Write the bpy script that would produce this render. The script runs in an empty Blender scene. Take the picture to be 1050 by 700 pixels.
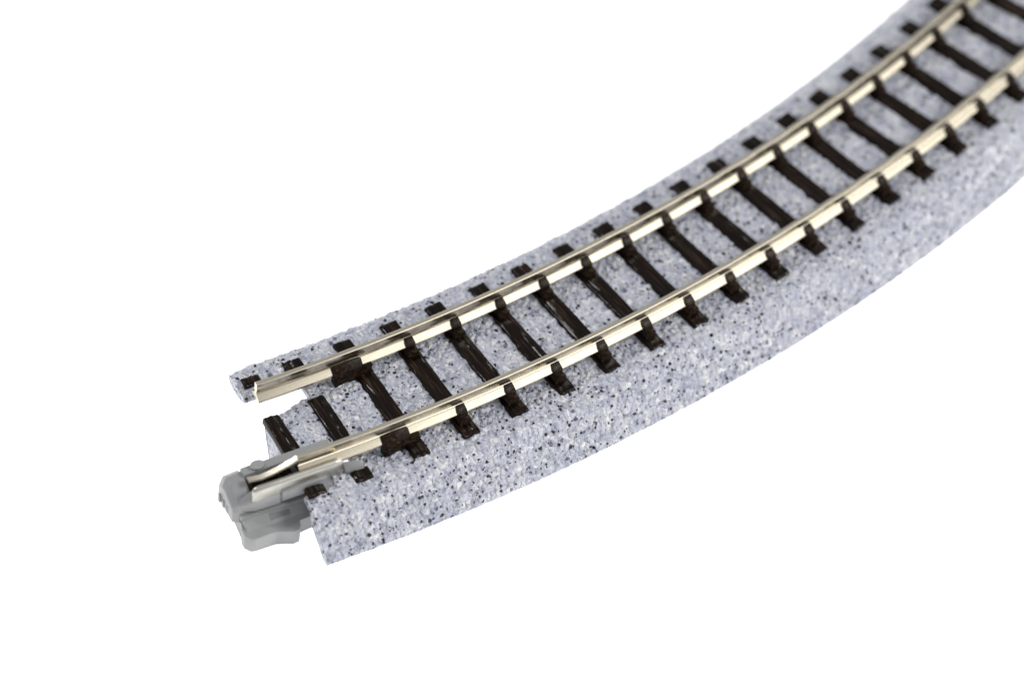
import bpy, bmesh, math, random
from mathutils import Vector, Matrix, noise

K = 0.1                       # 1 mm of the model = 0.1 Blender unit
R = 239.79                    # radius of the curve (mm)
S0 = -25.0                    # near end of the roadbed along the curve
S1 = 128.0                    # far end
PITCH, T1S = 5.388, -23.75    # sleepers
ZB = 4.42                     # top of the ballast
ZF, ZR = 5.5, 7.62            # rail foot / rail head
UR = 4.85                     # rail centre offset

sc = bpy.context.scene
col = sc.collection
random.seed(7)

# ------------------------------------------------------------------ helpers
def P(s, u, z):
    a = s / R
    return Vector(((R + u) * math.sin(a) * K, (R - (R + u) * math.cos(a)) * K, z * K))

def link(name, bm, mat, parent=None, smooth=False, angle=None):
    bmesh.ops.recalc_face_normals(bm, faces=bm.faces)
    me = bpy.data.meshes.new(name)
    if smooth:
        for f in bm.faces:
            f.smooth = True
        if angle is not None:
            for e in bm.edges:
                if len(e.link_faces) == 2 and e.calc_face_angle(0) > math.radians(angle):
                    e.smooth = False
    bm.to_mesh(me); bm.free()
    me.materials.append(mat)
    o = bpy.data.objects.new(name, me); col.objects.link(o)
    if parent is not None:
        o.parent = parent
    return o

def empty(name, loc=(0, 0, 0), rz=0.0, parent=None):
    o = bpy.data.objects.new(name, None); col.objects.link(o)
    o.location = loc; o.rotation_euler = (0, 0, rz)
    o.empty_display_size = 0.1
    if parent is not None:
        o.parent = parent
    return o

# local frame of parts that sit across the track: x along the track, u outwards, z up (mm)
def L(a, u, z):
    return Vector((a * K, -u * K, z * K))

def prism(bm, poly, z0, z1, bev=0.0, seg=2, top=None):
    """closed prism over polygon [(a,u)...]; top may give another polygon for the upper ring"""
    top = top or poly
    lo = [bm.verts.new(L(a, u, z0)) for a, u in poly]
    hi = [bm.verts.new(L(a, u, z1)) for a, u in top]
    n = len(poly); fs = [bm.faces.new(lo), bm.faces.new(hi)]
    for i in range(n):
        fs.append(bm.faces.new((lo[i], lo[(i + 1) % n], hi[(i + 1) % n], hi[i])))
    if bev:
        es = {e for f in fs for e in f.edges}
        bmesh.ops.bevel(bm, geom=list(es), offset=bev * K, segments=seg, affect='EDGES', profile=0.6)

def box(bm, a0, a1, u0, u1, z0, z1, bev=0.0, seg=2):
    prism(bm, [(a0, u0), (a1, u0), (a1, u1), (a0, u1)], z0, z1, bev, seg)

def loft(bm, rings, bev=0.0, seg=2):
    vs = [[bm.verts.new(L(*p)) for p in r] for r in rings]
    n = len(vs[0]); fs = [bm.faces.new(vs[0]), bm.faces.new(vs[-1])]
    for A, B in zip(vs, vs[1:]):
        for i in range(n):
            fs.append(bm.faces.new((A[i], A[(i + 1) % n], B[(i + 1) % n], B[i])))
    if bev:
        es = {e for f in fs for e in f.edges if e.calc_face_angle(0) > math.radians(8)} if False else \
             {e for f in fs for e in f.edges}
        bmesh.ops.bevel(bm, geom=list(es), offset=bev * K, segments=seg, affect='EDGES', profile=0.6)

# ------------------------------------------------------------------ materials
def mat(name):
    m = bpy.data.materials.new(name); m.use_nodes = True
    nt = m.node_tree; b = nt.nodes['Principled BSDF']
    return m, nt, b

def nd(nt, typ, **kw):
    n = nt.nodes.new(typ)
    for k, v in kw.items():
        if k in n.inputs.keys() if isinstance(k, str) else False:
            n.inputs[k].default_value = v
        else:
            setattr(n, k, v)
    return n

def ramp(nt, stops, interp='LINEAR'):
    n = nt.nodes.new('ShaderNodeValToRGB'); cr = n.color_ramp; cr.interpolation = interp
    while len(cr.elements) < len(stops): cr.elements.new(0.5)
    for e, (p, c) in zip(cr.elements, stops):
        e.position = p; e.color = (c[0], c[1], c[2], 1) if isinstance(c, (tuple, list)) else (c, c, c, 1)
    return n

def math_n(nt, op, a, b=None, clamp=False):
    n = nt.nodes.new('ShaderNodeMath'); n.operation = op; n.use_clamp = clamp
    for i, v in enumerate((a, b)):
        if v is None: continue
        if hasattr(v, 'links'): nt.links.new(v, n.inputs[i])
        else: n.inputs[i].default_value = v
    return n.outputs[0]

def mix(nt, fac, a, b, mode='MIX'):
    n = nt.nodes.new('ShaderNodeMix'); n.data_type = 'RGBA'; n.blend_type = mode
    for i, v in ((0, fac), (6, a), (7, b)):
        if hasattr(v, 'links'): nt.links.new(v, n.inputs[i])
        elif isinstance(v, (int, float)): n.inputs[i].default_value = v
        else: n.inputs[i].default_value = (*v, 1)
    return n.outputs[2]

def ballast_material():
    m, nt, b = mat('granite_ballast_plastic'); lk = nt.links.new
    tc = nt.nodes.new('ShaderNodeTexCoord'); co = tc.outputs['Object']
    # wobble the coordinates so that cells are irregular
    nz = nd(nt, 'ShaderNodeTexNoise'); lk(co, nz.inputs['Vector']); nz.inputs['Scale'].default_value = 30; nz.inputs['Detail'].default_value = 2
    va = nt.nodes.new('ShaderNodeVectorMath'); va.operation = 'MULTIPLY_ADD'
    lk(nz.outputs['Color'], va.inputs[0]); va.inputs[1].default_value = (0.03, 0.03, 0.03); lk(co, va.inputs[2]); w = va.outputs[0]
    def vor(scale, feature='F1', rnd=1.0):
        v = nd(nt, 'ShaderNodeTexVoronoi', feature=feature); lk(w, v.inputs['Vector'])
        v.inputs['Scale'].default_value = scale; v.inputs['Randomness'].default_value = rnd; return v
    g = vor(18)                                                    # grains about half a millimetre across
    sepg = nt.nodes.new('ShaderNodeSeparateColor'); lk(g.outputs['Color'], sepg.inputs[0])
    tone = ramp(nt, [(0.0, (0.46, 0.475, 0.56)), (0.25, (0.555, 0.572, 0.655)), (0.6, (0.63, 0.642, 0.715)), (0.85, (0.70, 0.71, 0.755)), (1.0, (0.86, 0.86, 0.875))])
    lk(sepg.outputs[0], tone.inputs[0])
    # cloudy resin tone and bluish veins
    n2 = nd(nt, 'ShaderNodeTexNoise'); lk(co, n2.inputs['Vector']); n2.inputs['Scale'].default_value = 7; n2.inputs['Detail'].default_value = 5; n2.inputs['Roughness'].default_value = 0.6
    r2 = ramp(nt, [(0.3, (0.82, 0.845, 0.91)), (0.5, (0.98, 0.985, 1.0)), (0.7, (1.08, 1.075, 1.05))]); lk(n2.outputs['Fac'], r2.inputs[0])
    c = mix(nt, 1.0, tone.outputs[0], r2.outputs[0], 'MULTIPLY')
    n3 = nd(nt, 'ShaderNodeTexNoise'); lk(co, n3.inputs['Vector']); n3.inputs['Scale'].default_value = 26; n3.inputs['Detail'].default_value = 3
    r3 = ramp(nt, [(0.34, 1.0), (0.42, 0.0)]); lk(n3.outputs['Fac'], r3.inputs[0])
    c = mix(nt, math_n(nt, 'MULTIPLY', r3.outputs[0], 0.45), c, (0.30, 0.32, 0.42))
    mica = None
    for sc_, thr, rad, k_ in ((24.0, 0.16, 0.36, (0.03, 0.034, 0.055)), (17.0, 0.10, 0.33, (0.02, 0.022, 0.04)), (13.0, 0.26, 0.25, (0.02, 0.02, 0.028)), (11.0, 0.30, 0.22, (0.018, 0.018, 0.024)), (18.0, 0.22, 0.25, (0.03, 0.032, 0.045)), (8.0, 0.16, 0.21, (0.012, 0.012, 0.016)), (15.0, 0.2, 0.33, (0.16, 0.17, 0.25))):
        v = vor(sc_); sp = nt.nodes.new('ShaderNodeSeparateColor'); lk(v.outputs['Color'], sp.inputs[0])
        pick = math_n(nt, 'LESS_THAN', sp.outputs[0], thr)
        size = math_n(nt, 'MULTIPLY', sp.outputs[1], rad * 0.7)
        size = math_n(nt, 'ADD', size, rad * 0.5)
        d = math_n(nt, 'SUBTRACT', size, v.outputs['Distance'])
        d = math_n(nt, 'MULTIPLY', d, 22.0, True)
        f = math_n(nt, 'MULTIPLY', d, pick)
        c = mix(nt, f, c, k_)
        if mica is None: mica = f
    # the moulded end plates are smoother and plainer than the grained top
    lk(c, b.inputs['Base Color'])
    b.inputs['Roughness'].default_value = 0.22
    b.inputs['Specular IOR Level'].default_value = 0.6
    b.inputs['Subsurface Weight'].default_value = 0.06
    b.inputs['Subsurface Radius'].default_value = (0.03, 0.03, 0.035)
    b.inputs['Subsurface Scale'].default_value = 1.0
    # grain relief
    gh = math_n(nt, 'MULTIPLY', g.outputs['Distance'], -1.0)
    v2 = vor(30); gh2 = math_n(nt, 'MULTIPLY', v2.outputs['Distance'], -0.25)
    h = math_n(nt, 'ADD', gh, gh2)
    n4 = nd(nt, 'ShaderNodeTexNoise'); lk(co, n4.inputs['Vector']); n4.inputs['Scale'].default_value = 60; n4.inputs['Detail'].default_value = 2
    h = math_n(nt, 'ADD', h, math_n(nt, 'MULTIPLY', n4.outputs['Fac'], 0.2))
    bp = nt.nodes.new('ShaderNodeBump'); bp.inputs['Strength'].default_value = 1.0; bp.inputs['Distance'].default_value = 0.058
    lk(h, bp.inputs['Height']); lk(bp.outputs[0], b.inputs['Normal'])
    return m

def sleeper_material():
    m, nt, b = mat('dark_brown_plastic'); lk = nt.links.new
    tc = nt.nodes.new('ShaderNodeTexCoord'); oi = nt.nodes.new('ShaderNodeObjectInfo')
    mp = nt.nodes.new('ShaderNodeMapping'); lk(tc.outputs['Object'], mp.inputs['Vector'])
    mp.inputs['Scale'].default_value = (42, 3.0, 20)
    off = nt.nodes.new('ShaderNodeCombineXYZ'); lk(math_n(nt, 'MULTIPLY', oi.outputs['Random'], 50.0), off.inputs[0]); lk(math_n(nt, 'MULTIPLY', oi.outputs['Random'], 31.0), off.inputs[1])
    lk(off.outputs[0], mp.inputs['Location'])
    n = nd(nt, 'ShaderNodeTexNoise'); lk(mp.outputs[0], n.inputs['Vector']); n.inputs['Scale'].default_value = 1.0; n.inputs['Detail'].default_value = 4; n.inputs['Distortion'].default_value = 0.4
    r = ramp(nt, [(0.3, (0.0045, 0.0028, 0.002)), (0.55, (0.0085, 0.0048, 0.0032)), (0.76, (0.05, 0.026, 0.014))]); lk(n.outputs['Fac'], r.inputs[0])
    lk(r.outputs[0], b.inputs['Base Color'])
    b.inputs['Roughness'].default_value = 0.12
    b.inputs['Specular IOR Level'].default_value = 0.15
    bp = nt.nodes.new('ShaderNodeBump'); bp.inputs['Strength'].default_value = 0.35; bp.inputs['Distance'].default_value = 0.012
    lk(n.outputs['Fac'], bp.inputs['Height']); lk(bp.outputs[0], b.inputs['Normal'])
    return m

def chair_material():
    m, nt, b = mat('worn_brown_plastic'); lk = nt.links.new
    tc = nt.nodes.new('ShaderNodeTexCoord')
    n = nd(nt, 'ShaderNodeTexNoise'); lk(tc.outputs['Object'], n.inputs['Vector']); n.inputs['Scale'].default_value = 28; n.inputs['Detail'].default_value = 4
    r = ramp(nt, [(0.35, (0.008, 0.005, 0.0035)), (0.58, (0.022, 0.013, 0.008)), (0.78, (0.09, 0.055, 0.03))]); lk(n.outputs['Fac'], r.inputs[0])
    lk(r.outputs[0], b.inputs['Base Color'])
    b.inputs['Roughness'].default_value = 0.33
    b.inputs['Specular IOR Level'].default_value = 0.09
    bp = nt.nodes.new('ShaderNodeBump'); bp.inputs['Strength'].default_value = 0.3; bp.inputs['Distance'].default_value = 0.01
    lk(n.outputs['Fac'], bp.inputs['Height']); lk(bp.outputs[0], b.inputs['Normal'])
    return m

def metal_material(name, base, rough, tint, bump=0.06):
    m, nt, b = mat(name); lk = nt.links.new
    tc = nt.nodes.new('ShaderNodeTexCoord')
    n = nd(nt, 'ShaderNodeTexNoise'); lk(tc.outputs['Object'], n.inputs['Vector']); n.inputs['Scale'].default_value = 9; n.inputs['Detail'].default_value = 6; n.inputs['Roughness'].default_value = 0.7
    r = ramp(nt, [(0.3, tint), (0.7, base)]); lk(n.outputs['Fac'], r.inputs[0])
    lk(r.outputs[0], b.inputs['Base Color'])
    b.inputs['Metallic'].default_value = 1.0
    rr = ramp(nt, [(0.3, rough * 1.25), (0.7, rough * 0.85)]); lk(n.outputs['Fac'], rr.inputs[0]); lk(rr.outputs[0], b.inputs['Roughness'])
    n2 = nd(nt, 'ShaderNodeTexNoise'); lk(tc.outputs['Object'], n2.inputs['Vector']); n2.inputs['Scale'].default_value = 70; n2.inputs['Detail'].default_value = 3
    bp = nt.nodes.new('ShaderNodeBump'); bp.inputs['Strength'].default_value = bump; bp.inputs['Distance'].default_value = 0.004
    lk(n2.outputs['Fac'], bp.inputs['Height']); lk(bp.outputs[0], b.inputs['Normal'])
    return m

def grey_plastic():
    m, nt, b = mat('grey_plastic'); lk = nt.links.new
    tc = nt.nodes.new('ShaderNodeTexCoord')
    n = nd(nt, 'ShaderNodeTexNoise'); lk(tc.outputs['Object'], n.inputs['Vector']); n.inputs['Scale'].default_value = 6; n.inputs['Detail'].default_value = 5
    r = ramp(nt, [(0.3, (0.265, 0.267, 0.272)), (0.7, (0.295, 0.297, 0.30))]); lk(n.outputs['Fac'], r.inputs[0])
    lk(r.outputs[0], b.inputs['Base Color'])
    b.inputs['Roughness'].default_value = 0.38
    n2 = nd(nt, 'ShaderNodeTexNoise'); lk(tc.outputs['Object'], n2.inputs['Vector']); n2.inputs['Scale'].default_value = 45; n2.inputs['Detail'].default_value = 3
    bp = nt.nodes.new('ShaderNodeBump'); bp.inputs['Strength'].default_value = 0.12; bp.inputs['Distance'].default_value = 0.01
    lk(n2.outputs['Fac'], bp.inputs['Height']); lk(bp.outputs[0], b.inputs['Normal'])
    return m

M_BED = ballast_material()
M_TIE = sleeper_material()
M_CHAIR = chair_material()
M_RAIL = metal_material('nickel_silver', (0.80, 0.73, 0.59), 0.22, (0.76, 0.69, 0.545), 0.02)
M_SHOE = metal_material('bright_nickel', (0.50, 0.49, 0.45), 0.38, (0.43, 0.42, 0.38), 0.02)
M_LEAF = metal_material('dull_nickel', (0.58, 0.54, 0.45), 0.40, (0.50, 0.46, 0.38), 0.02)
M_GREY = grey_plastic()

# ------------------------------------------------------------------ surface: white table, glow added to wash out shadows
m, nt, b = mat('white_table_added_glow')
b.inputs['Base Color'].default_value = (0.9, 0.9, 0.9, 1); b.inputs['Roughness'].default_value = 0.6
b.inputs['Emission Color'].default_value = (1, 1, 1, 1); b.inputs['Emission Strength'].default_value = 0.92  # added glow keeps the sheet pure white and shadowless; no real lamp below
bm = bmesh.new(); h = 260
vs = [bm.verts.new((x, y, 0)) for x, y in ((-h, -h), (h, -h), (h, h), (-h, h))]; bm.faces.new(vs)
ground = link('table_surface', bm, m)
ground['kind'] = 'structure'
ground['label'] = 'plain white tabletop under the track, with added glow'

# ------------------------------------------------------------------ the track section
track = empty('curved_model_track')
track['label'] = 'curved piece of model railway track on speckled grey roadbed'
track['category'] = 'model track'

# ---- roadbed: a hollow moulded shell with grained surface
def grain(p):
    """relief of the moulded ballast, in mm"""
    q = p / K
    d = noise.voronoi(q * 1.35, distance_metric='DISTANCE')[0][0]
    e = noise.noise(q * 3.1)
    f = noise.noise(q * 0.55)
    return 0.42 * (0.42 - d) + 0.06 * e + 0.10 * f

def resample(pts, step):
    out = [pts[0]]
    for (u0, z0), (u1, z1) in zip(pts, pts[1:]):
        n = max(1, round(math.hypot(u1 - u0, z1 - z0) / step))
        for i in range(1, n + 1):
            t = i / n; out.append((u0 + (u1 - u0) * t, z0 + (z1 - z0) * t))
    return out

def steps(s0, s1):
    out = [s0]; s = s0
    while s < s1 - 1e-6:
        st = 0.17 if s < 8 else (0.22 if s < 40 else (0.34 if s < 85 else 0.6))
        s = min(s + st, s1)
        if s1 - s < st * 0.4: s = s1
        out.append(s)
    return out

def shell(bm, s0, s1, outer, inner, edge=None, caps=(True, True)):
    """sweep of a closed profile: outer (grained) polyline + inner (plain) polyline back"""
    prof_o = resample(outer, 0.19); prof_i = inner
    n_o = len(prof_o); prof = prof_o + prof_i; n = len(prof)
    # profile normals for the grained side
    nor = []
    for i in range(n_o):
        a = prof_o[max(0, i - 2)]; c = prof_o[min(n_o - 1, i + 2)]
        du, dz = c[0] - a[0], c[1] - a[1]; l = math.hypot(du, dz) or 1
        nor.append((-dz / l, du / l))
    rings = []
    ss = steps(s0, s1)
    for s in ss:
        ring = []
        for i, (u, z) in enumerate(prof):
            sl, ul = s, u
            if edge is not None: ul = edge(s, u)
            if i < n_o:
                p = P(sl, ul, z); g = grain(p)
                if z < 0.25: g *= 0.3
                nu, nz_ = nor[i]
                p = P(sl, ul + nu * g, max(0.0, z + nz_ * g))
                # ragged moulded end
                if s == ss[0] or s == ss[-1]:
                    e = noise.noise(p / K * 1.6) * 0.10
                    p = P(sl + e, ul + nu * g, max(0.0, z + nz_ * g))
            else:
                p = P(sl, ul, z)
            ring.append(bm.verts.new(p))
        rings.append(ring)
    for A, B in zip(rings, rings[1:]):
        for i in range(n):
            j = (i + 1) % n
            bm.faces.new((A[i], A[j], B[j], B[i]))
    for k, c in zip((0, -1), caps):
        if c:
            f = bm.faces.new(rings[k])
            bmesh.ops.triangulate(bm, faces=[f])

T = 0.75   # shell thickness
full_outer = [(-12.6, 0.0), (-11.1, 2.2), (-9.8, 4.02), (-9.35, 4.28), (-8.6, ZB), (0, ZB + 0.03), (8.7, ZB), (9.4, 4.30), (9.85, 3.95), (11.2, 2.05), (12.6, 0.0)]
full_inner = [(12.0, 0.0), (9.3, ZB - T - .1), (0, ZB - T), (-9.3, ZB - T - .1), (-12.0, 0.0)]
bm = bmesh.new()
NOTCH = 5.9
shell(bm, S0 + NOTCH, S1, full_outer, full_inner)
# lobe under the inner rail side: thin undercut lip at the very end, full side wall behind it
lip_o = [(-9.35, 3.75), (-9.5, 4.2), (-9.1, 4.36), (-8.4, ZB), (-6.2, ZB), (-5.75, ZB - .12)]
lip_i = [(-5.7, 3.95), (-6.4, 3.5), (-7.8, 3.25), (-8.9, 3.45)]
shell(bm, S0 - 0.15, S0 + 2.2, lip_o, lip_i)
ol = [(-12.6, 0.0), (-11.1, 2.2), (-9.8, 4.02), (-9.35, 4.28), (-8.6, ZB), (-6.2, ZB), (-5.85, ZB - .12)]
il = [(-5.85, ZB - T), (-9.3, ZB - T - .1), (-12.0, 0.0)]
shell(bm, S0 + 2.2, S0 + NOTCH, ol, il)
# centre tongue between the two notches; its inner edge runs out at a slant
def slant(s, u):
    if u < 0:
        t = (s - S0) / NOTCH
        return u - 0.95 * t - (0.25 if t > 0.62 else 0)
    return u
to = [(-2.3, ZB - .6), (-2.55, ZB - .2), (-2.3, ZB), (0, ZB), (2.6, ZB)]
ti = [(2.6, 0.0), (-0.95, 0.0)]
shell(bm, S0 + 0.45, S0 + NOTCH, to, ti, edge=slant)
# outer lobe with the long slope
oo = [(7.15, ZB - .1), (7.5, ZB), (8.7, ZB), (9.4, 4.30), (9.85, 3.95), (11.2, 2.05), (12.6, 0.0)]
oi_ = [(11.75, 0.0), (9.15, 2.1), (8.95, 3.6), (7.15, ZB - T)]
shell(bm, S0 - 0.0, S0 + 3.3, oo, oi_)
oo2 = [(5.6, ZB - .15), (5.9, ZB)] + oo[2:]
shell(bm, S0 + 3.3, S0 + NOTCH, oo2, [(11.75, 0.0), (9.15, 2.1), (8.95, 3.6), (5.6, ZB - T)])
bed = link('roadbed', bm, M_BED, track, smooth=True, angle=55)

# ---- rails
def rail(name, uc, s0, s1, s0_head=None):
    hw, fw, ww = 0.25, 0.77, 0.15
    H = ZR - ZF
    right = [(fw, 0.0), (fw, 0.22), (fw - .06, 0.30), (0.27, 0.72), (0.19, 0.86), (ww, 0.96), (0.16, 1.04), (hw - .02, 1.10), (hw, 1.15), (hw, H - .065), (hw - .055, H)]
    prof = right + [(-u, z) for u, z in reversed(right)]
    bm = bmesh.new(); rings = []
    n = int((s1 - s0) / 1.0)
    for i in range(n + 1):
        s = s0 + (s1 - s0) * i / n
        rings.append([bm.verts.new(P(s, uc + u + 0.012 * noise.noise(Vector((s * .2, uc, 0))), ZF + z)) for u, z in prof])
    m_ = len(prof)
    for A, B in zip(rings, rings[1:]):
        for i in range(m_):
            bm.faces.new((A[i], A[(i + 1) % m_], B[(i + 1) % m_], B[i]))
    bm.faces.new(rings[0]); bm.faces.new(rings[-1])
    return link(name, bm, M_RAIL, track, smooth=True, angle=24)

r_in = rail('rail', -4.76, S0 + 0.5, S1 + 0.5)
r_out = rail('rail', 4.93, S0 + 0.28, S1 + 0.5)

# ---- sleepers
def sleeper_mesh(bm, spans, seed, w=1.88):
    """moulded wood-grain bars over the given spans of u"""
    hw = w / 2; nx = 17
    for (u0, u1) in spans:
        nu = max(6, int((u1 - u0) / 0.22))
        xs = [-hw, -hw + .05, -hw + .14] + [(-hw + .14) + (w - .28) * i / (nx - 5) for i in range(1, nx - 5)] + [hw - .14, hw - .05, hw]
        rows = []
        for j in range(nu + 1):
            t = j / nu; u = u0 + (u1 - u0) * t
            endf = min(t, 1 - t) * (u1 - u0)
            row = []
            for i, x in enumerate(xs):
                z = 4.74
                z += 0.07 * noise.noise(Vector((x * 2.2 + seed * 9, u * 0.22, seed)))
                z += 0.045 * noise.noise(Vector((x * 5.0 + seed * 5 + u * .12, u * 0.12, seed * 3)))
                z += 0.10 * (x / hw) * math.sin(u * 0.42 + seed * 1.7)            # twisted top
                dl = x - hw * (0.75 * math.sin(seed * 2.3) - (u + 1.0) * 0.10 * math.cos(seed * 3.1))
                z += 0.10 * max(0.0, 1 - abs(dl) / 0.22)
                if i in (0, len(xs) - 1): z -= 0.16
                elif i in (1, len(xs) - 2): z -= 0.05
                if endf < 0.04: z -= 0.13
                xo = x + 0.03 * noise.noise(Vector((u * .9, seed * 4 + (1 if x > 0 else 0), 2)))
                row.append(bm.verts.new(L(xo, u, z)))
            rows.append(row)
        for A, B in zip(rows, rows[1:]):
            for i in range(len(xs) - 1):
                bm.faces.new((A[i], A[i + 1], B[i + 1], B[i]))
        # skirt down into the ballast
        ring = rows[0] + [r[-1] for r in rows[1:-1]] + rows[-1][::-1] + [r[0] for r in rows[1:-1]][::-1]
        lo = []
        for v in ring:
            c = v.co.copy(); cx = 1.05; lo.append(bm.verts.new((c.x * cx, c.y, 4.0 * K)))
        n = len(ring)
        for i in range(n):
            bm.faces.new((ring[i], ring[(i + 1) % n], lo[(i + 1) % n], lo[i]))
        bm.faces.new(lo)

CHAIR_U = (-UR - 0.98, -UR + 0.98, UR - 0.98, UR + 0.98)
def chair_bm(uc):
    """rail chair that grips one side of the rail foot: a plate on the sleeper with a cleat over the foot"""
    sgn = 1 if (uc > 0) == (abs(uc) > UR) else -1     # towards which side the cleat lies of its rail
    bm = bmesh.new(); q = lambda a, c: (min(a, c), max(a, c))
    side = 1 if uc in (-UR + 0.98, UR + 0.98) else -1
    rc = UR if uc > 0 else -UR
    u0, u1 = q(rc + side * 0.02, rc + side * 1.62)
    box(bm, -0.60, 0.60, u0, u1, 4.3, 5.42, 0.07)
    u0, u1 = q(rc + side * 0.50, rc + side * 1.16)
    ring = lambda a: [(a, rc + side * .28, 5.1), (a, rc + side * 1.12, 5.1), (a, rc + side * 1.10, 5.95), (a, rc + side * .90, 6.02), (a, rc + side * .28, 6.42)]
    loft(bm, [ring(-.49), ring(.46)], 0.06)
    u0, u1 = q(rc + side * 1.2, rc + side * 1.5)
    box(bm, -0.34, 0.32, u0, u1, 4.9, 5.5, 0.08)
    return bm

variants = []
for v in range(5):
    bm = bmesh.new(); sleeper_mesh(bm, [(-8.35, 7.7)], v * 1.37 + .3)
    me_o = link('sleeper', bm, M_TIE, None, smooth=True, angle=38)
    variants.append(me_o)
chairs = [link('rail_chair', chair_bm(u), M_CHAIR, None, smooth=True, angle=40) for u in CHAIR_U]
used_v, used_c = set(), set()
def use(o, pool, parent):
    c = o if o.name not in pool else o.copy()
    if o.name in pool: col.objects.link(c)
    pool.add(o.name); c.parent = parent
    return c

def place(o, s):
    o.location = P(s, 0, 0); o.rotation_euler = (0, 0, s / R)

NT = int((S1 - T1S) / PITCH)
for k in range(NT + 1):
    s = T1S + k * PITCH
    if k == 1: s -= 0.4
    if k < 2:
        # first two sleepers are broken by the notch under the inner rail
        bm = bmesh.new()
        e = -2.75 if k == 0 else -3.1
        sleeper_mesh(bm, [(e, 3.2 if k == 0 else 3.4)], 11 + k, 1.68)
        o = link('sleeper', bm, M_TIE, track, smooth=True, angle=38)
        place(o, s)
        for span in (((-8.1, -7.0), (6.6, 7.75)) if k == 0 else ((-8.35, -7.0), (6.6, 7.95))):
            bm = bmesh.new(); sleeper_mesh(bm, [span], 17 + k + span[0])
            place(link('sleeper_end', bm, M_TIE, track, smooth=True, angle=38), s + (0.25 if k == 0 and span[0] < 0 else (-0.35 if k == 1 and span[0] > 0 else 0)))
        continue
    o = use(variants[(k * 3) % 5], used_v, track); place(o, s)
    for ci, cobj in enumerate(chairs):
        if k == 2 and ci in (1, 3): continue
        c = use(cobj, used_c, o)
# long anchor cleats at the third sleeper
s3 = T1S + 2 * PITCH
for uc in (-UR, UR):
    bm = bmesh.new()
    off = S0 + 12.03 - s3
    x0, x1 = -3.35 - 0.0, -0.1
    if uc > 0: x0, x1 = -3.3, -0.35
    loft(bm, [[(x0, uc + .45, 5.2), (x0, uc + 1.16, 4.8), (x0, uc + 1.10, 5.75), (x0, uc + .42, 6.40)],
              [((x0 + x1) / 2, uc + .45, 5.2), ((x0 + x1) / 2, uc + 1.19, 4.8), ((x0 + x1) / 2, uc + 1.13, 5.80), ((x0 + x1) / 2, uc + .42, 6.44)],
              [(x1, uc + .45, 5.2), (x1, uc + 1.16, 4.8), (x1, uc + 1.10, 5.75), (x1, uc + .42, 6.40)]], 0.07)
    box(bm, x0 + .1, x1 + .55, uc + .35, uc + 1.28, 4.1, 5.15, 0.08)
    box(bm, x1 - .1, x1 + .95, uc + .6, uc + 1.2, 4.6, 5.75, 0.1)
    o = link('anchor_cleat', bm, M_CHAIR, track, smooth=True, angle=40)
    o['label'] = 'long brown cleat gripping the rail beside the third sleeper'
    place(o, s3)

# ---- joiner at the end of the outer rail
jn = empty('rail_joiner', P(S0, 0, 0), S0 / R, track)
jn['label'] = 'grey plastic rail joiner clipped to the end of the outer rail'
bm = bmesh.new()
def nose(a, dz, du):
    return [(a, 1.9 + du, 1.75), (a, 1.9 + du, 4.5 + dz), (a, 2.65 + du, 5.12 + dz), (a, 3.85, 5.08 + dz), (a, 5.55 - du, 4.12 + dz * .6), (a, 5.78 - du, 3.2), (a, 5.78 - du, 1.75)]
loft(bm, [nose(-6.55, -0.85, 0.35), nose(-5.98, -0.14, 0.0), nose(-4.5, 0.0, 0.0)], 0.035, 2)
# floor and walls of the body
box(bm, -4.6, 5.2, 2.3, 5.6, 1.9, 2.4, 0.04)
prism(bm, [(-4.6, 5.1), (5.2, 5.1), (5.2, 5.95), (-4.6, 5.95)], 2.9, 4.6, 0.05)
# stepped outer cheek
loft(bm, [[(-5.9, 5.0, 3.1), (-5.9, 5.70, 3.1), (-5.9, 5.66, 4.05), (-5.9, 5.0, 4.3)], [(-4.6, 5.1, 3.1), (-4.6, 6.2, 3.1), (-4.6, 6.15, 4.55), (-4.6, 5.1, 5.15)], [(-1.9, 5.2, 3.2), (-1.9, 6.38, 3.2), (-1.9, 6.34, 4.75), (-1.9, 5.2, 5.25)]], 0.3)
prism(bm, [(-1.95, 5.5), (2.05, 5.5), (2.05, 6.5), (-1.95, 6.5)], 3.6, 5.0, 0.3)
prism(bm, [(2.0, 5.4), (4.75, 5.4), (4.75, 6.16), (2.0, 6.1)], 3.7, 4.95, 0.3)
# end wedge
loft(bm, [[(4.7, 5.45, 3.6), (4.7, 6.42, 4.1), (4.7, 6.35, 4.75), (4.7, 5.55, 5.42)],
          [(6.65, 5.9, 3.6), (6.65, 6.85, 4.1), (6.65, 6.8, 4.85), (6.65, 6.1, 5.42)]], 0.3)
# inner cheek
prism(bm, [(-4.5, 2.5), (4.6, 2.5), (4.6, 3.45), (-4.5, 3.45)], 1.9, 5.45, 0.09)
prism(bm, [(-2.9 + .75 * math.cos(t * math.pi / 8), 2.95 + .55 * math.sin(t * math.pi / 8)) for t in range(16)], 3.0, 5.75, 0.06)
# groove, lip and skirt below the cheeks
prism(bm, [(-5.7, 2.3), (1.6, 2.3), (1.6, 5.25), (-5.7, 5.25)], 2.3, 3.3, 0.05)
prism(bm, [(-5.95, 2.3), (1.6, 2.3), (1.6, 6.42), (-5.95, 6.2)], 2.25, 2.85, 0.05, 2)
for k in range(4):       # shallow ribs on the nose end
    box(bm, -6.75 + .06 * k, -6.1, 2.6 + k * .72, 2.95 + k * .72, 1.9, 2.9 - .1 * k, 0.07)
housing = link('housing', bm, M_GREY, jn, smooth=True, angle=35)

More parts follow.
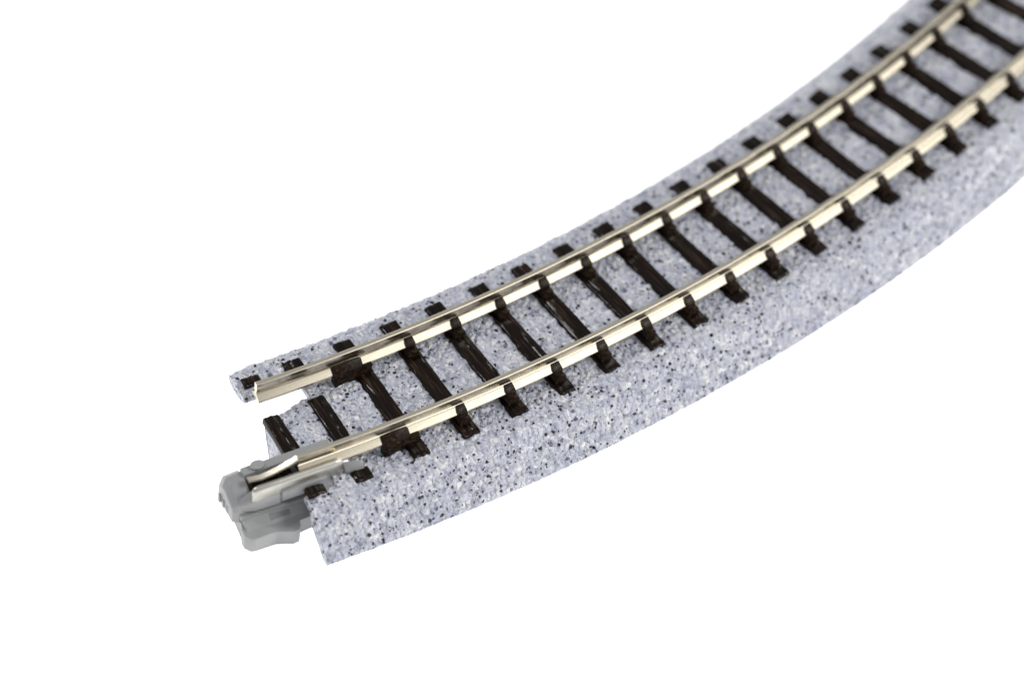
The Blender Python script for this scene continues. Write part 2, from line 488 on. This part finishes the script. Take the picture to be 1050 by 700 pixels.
# latch tab under the housing
bm = bmesh.new()
tab = [(-5.6, 2.6), (-5.9, 6.2), (-6.25, 7.0), (-6.25, 7.6), (-5.85, 8.22), (-5.4, 8.34), (-3.25, 8.30), (-1.75, 9.0), (-1.15, 8.95), (-0.85, 8.5), (-0.75, 7.95), (1.6, 7.85), (1.6, 2.6)]
prism(bm, tab, 0.06, 1.96, 0.05, 2)
# sloped shoulder with a slot pressed into it
na, nu = 72, 26
A0, A1_, U0, U1 = -5.85, 1.5, 5.85, 7.35
grid = []
for i in range(na + 1):
    row = []
    for j in range(nu + 1):
        a = A0 + (A1_ - A0) * i / na; u = U0 + (U1 - U0) * j / nu
        z = 2.68 - (u - U0) / (U1 - U0) * 0.72
        fa = min(a + 3.3, -1.15 - a) * 9; fu = min(u - 6.32 - (a + 3.3) * 0.02, 7.0 - u) * 9
        f = max(0.0, min(1.0, min(fa, fu)))
        z -= 0.42 * f * (0.35 + 0.65 * (7.0 - u) / 0.7 if u < 7.0 else 1)
        row.append(bm.verts.new(L(a, u, z)))
    grid.append(row)
for A, B in zip(grid, grid[1:]):
    for j in range(nu):
        bm.faces.new((A[j], A[j + 1], B[j + 1], B[j]))
edge = [r[0] for r in grid] + grid[-1][1:] + [r[-1] for r in reversed(grid[:-1])] + list(reversed(grid[0][1:-1]))
lo = [bm.verts.new((v.co.x, v.co.y, 1.9 * K)) for v in edge]
for i in range(len(edge)):
    bm.faces.new((edge[i], edge[(i + 1) % len(edge)], lo[(i + 1) % len(edge)], lo[i]))
link('latch_tab', bm, M_GREY, jn, smooth=True, angle=30)
bm = bmesh.new()  # dark brown blocks filling the recess of the joiner
box(bm, -4.45, 0.27, 3.5, 5.5, 2.4, 4.3, 0.05)
box(bm, -4.52, -4.1, 3.5, 5.5, 3.6, 4.9, 0.05)
link('joiner_recess_fill', bm, M_TIE, jn, smooth=True, angle=35)

# metal shoe: outer cheek with rolled top and rounded nose, and sprung inner leaf
bm = bmesh.new()
def shoe(a, k=1.0, zt=5.68):
    # section from bottom outside, over a rolled top, to bottom inside
    pts = [(6.16, 4.5), (6.16, 5.45), (6.12, 5.80), (6.02, 6.03), (5.86, 6.16), (5.70, 6.18), (5.58, 6.12), (5.56, 4.5)]
    cu = 5.86
    return [(a, cu + (u - cu) * k, 4.5 + (z - 4.5) * (0.55 + 0.45 * k)) for u, z in pts]
rings = [shoe(-4.8, .35), shoe(-4.7, .68), shoe(-4.48, .9), shoe(-4.13, 1.0), shoe(-2.0), shoe(0.0), shoe(2.0), shoe(3.8), shoe(4.35, .97), shoe(4.6, .72)]
loft(bm, rings)
link('metal_shoe', bm, M_SHOE, jn, smooth=True, angle=50)
bm = bmesh.new()
def leaf(a, zt, uo):
    return [(a, uo - .08, zt - .3), (a, uo, zt - .22), (a, uo, zt - .08), (a, uo - .07, zt), (a, uo - .60, zt), (a, uo - .66, zt - .08), (a, uo - .66, zt - .3)]
loft(bm, [leaf(-4.5, 5.80, 4.6), leaf(-3.32, 5.95, 4.9), leaf(-2.2, 6.30, 5.05), leaf(-1.14, 6.72, 5.12), leaf(-.3, 7.08, 5.16), leaf(0.27, 7.36, 5.17)])
link('spring_leaf', bm, M_LEAF, jn, smooth=True, angle=30)

# ------------------------------------------------------------------ camera
cam = bpy.data.cameras.new('camera'); co = bpy.data.objects.new('camera', cam); col.objects.link(co)
from mathutils import Euler
cam.sensor_fit = 'HORIZONTAL'; cam.sensor_width = 36.0
CP = CAMP = dict(cx=-148.33, cy=-183.416, cz=270.887, rx=0.7242987, ry=-0.0858985, rz=-0.5891638, f=3724.291)
co.location = (CP['cx'] * K, CP['cy'] * K, CP['cz'] * K)
co.rotation_euler = (CP['rx'], CP['ry'], CP['rz'])
cam.lens = 36.0 * CP['f'] / 1050.0
cam.clip_start = 0.5; cam.clip_end = 2000
cam.dof.use_dof = True; cam.dof.focus_distance = 350.0 * K
cam.dof.aperture_fstop = (cam.lens / 1000.0) / (6.7 * K)
sc.camera = co

# ------------------------------------------------------------------ light
w = bpy.data.worlds.new('World'); sc.world = w; w.use_nodes = True
bg = w.node_tree.nodes['Background']; bg.inputs[0].default_value = (0.97, 0.98, 1.0, 1); bg.inputs[1].default_value = 0.43

def softbox(name, d, dist, size, power, color=(1, 1, 1)):
    l = bpy.data.lights.new(name, 'AREA'); l.shape = 'RECTANGLE'; l.size = size[0]; l.size_y = size[1]; l.energy = power; l.color = color
    o = bpy.data.objects.new(name, l); col.objects.link(o)
    v = Vector(d).normalized(); t = Vector((1.5, 0.5, 0.5))
    o.location = t + v * dist; o.rotation_euler = (-v).to_track_quat('-Z', 'Y').to_euler()
    return o
softbox('key_softbox', (0.56, -0.42, 0.70), 60, (17, 13), 17300, (1.0, 0.985, 0.965))
softbox('side_softbox', (0.62, -0.72, 0.40), 60, (50, 24), 5900, (1.0, 0.98, 0.93))
softbox('top_softbox', (-0.2, -0.25, 1.0), 70, (26, 26), 2500)
softbox('back_strip', (-0.42, 0.50, 0.74), 60, (6, 13), 11000)

sc.view_settings.view_transform = 'Standard'; sc.view_settings.look = 'None'
sc.view_settings.exposure = 0; sc.view_settings.gamma = 1
sc.cycles.use_denoising = True
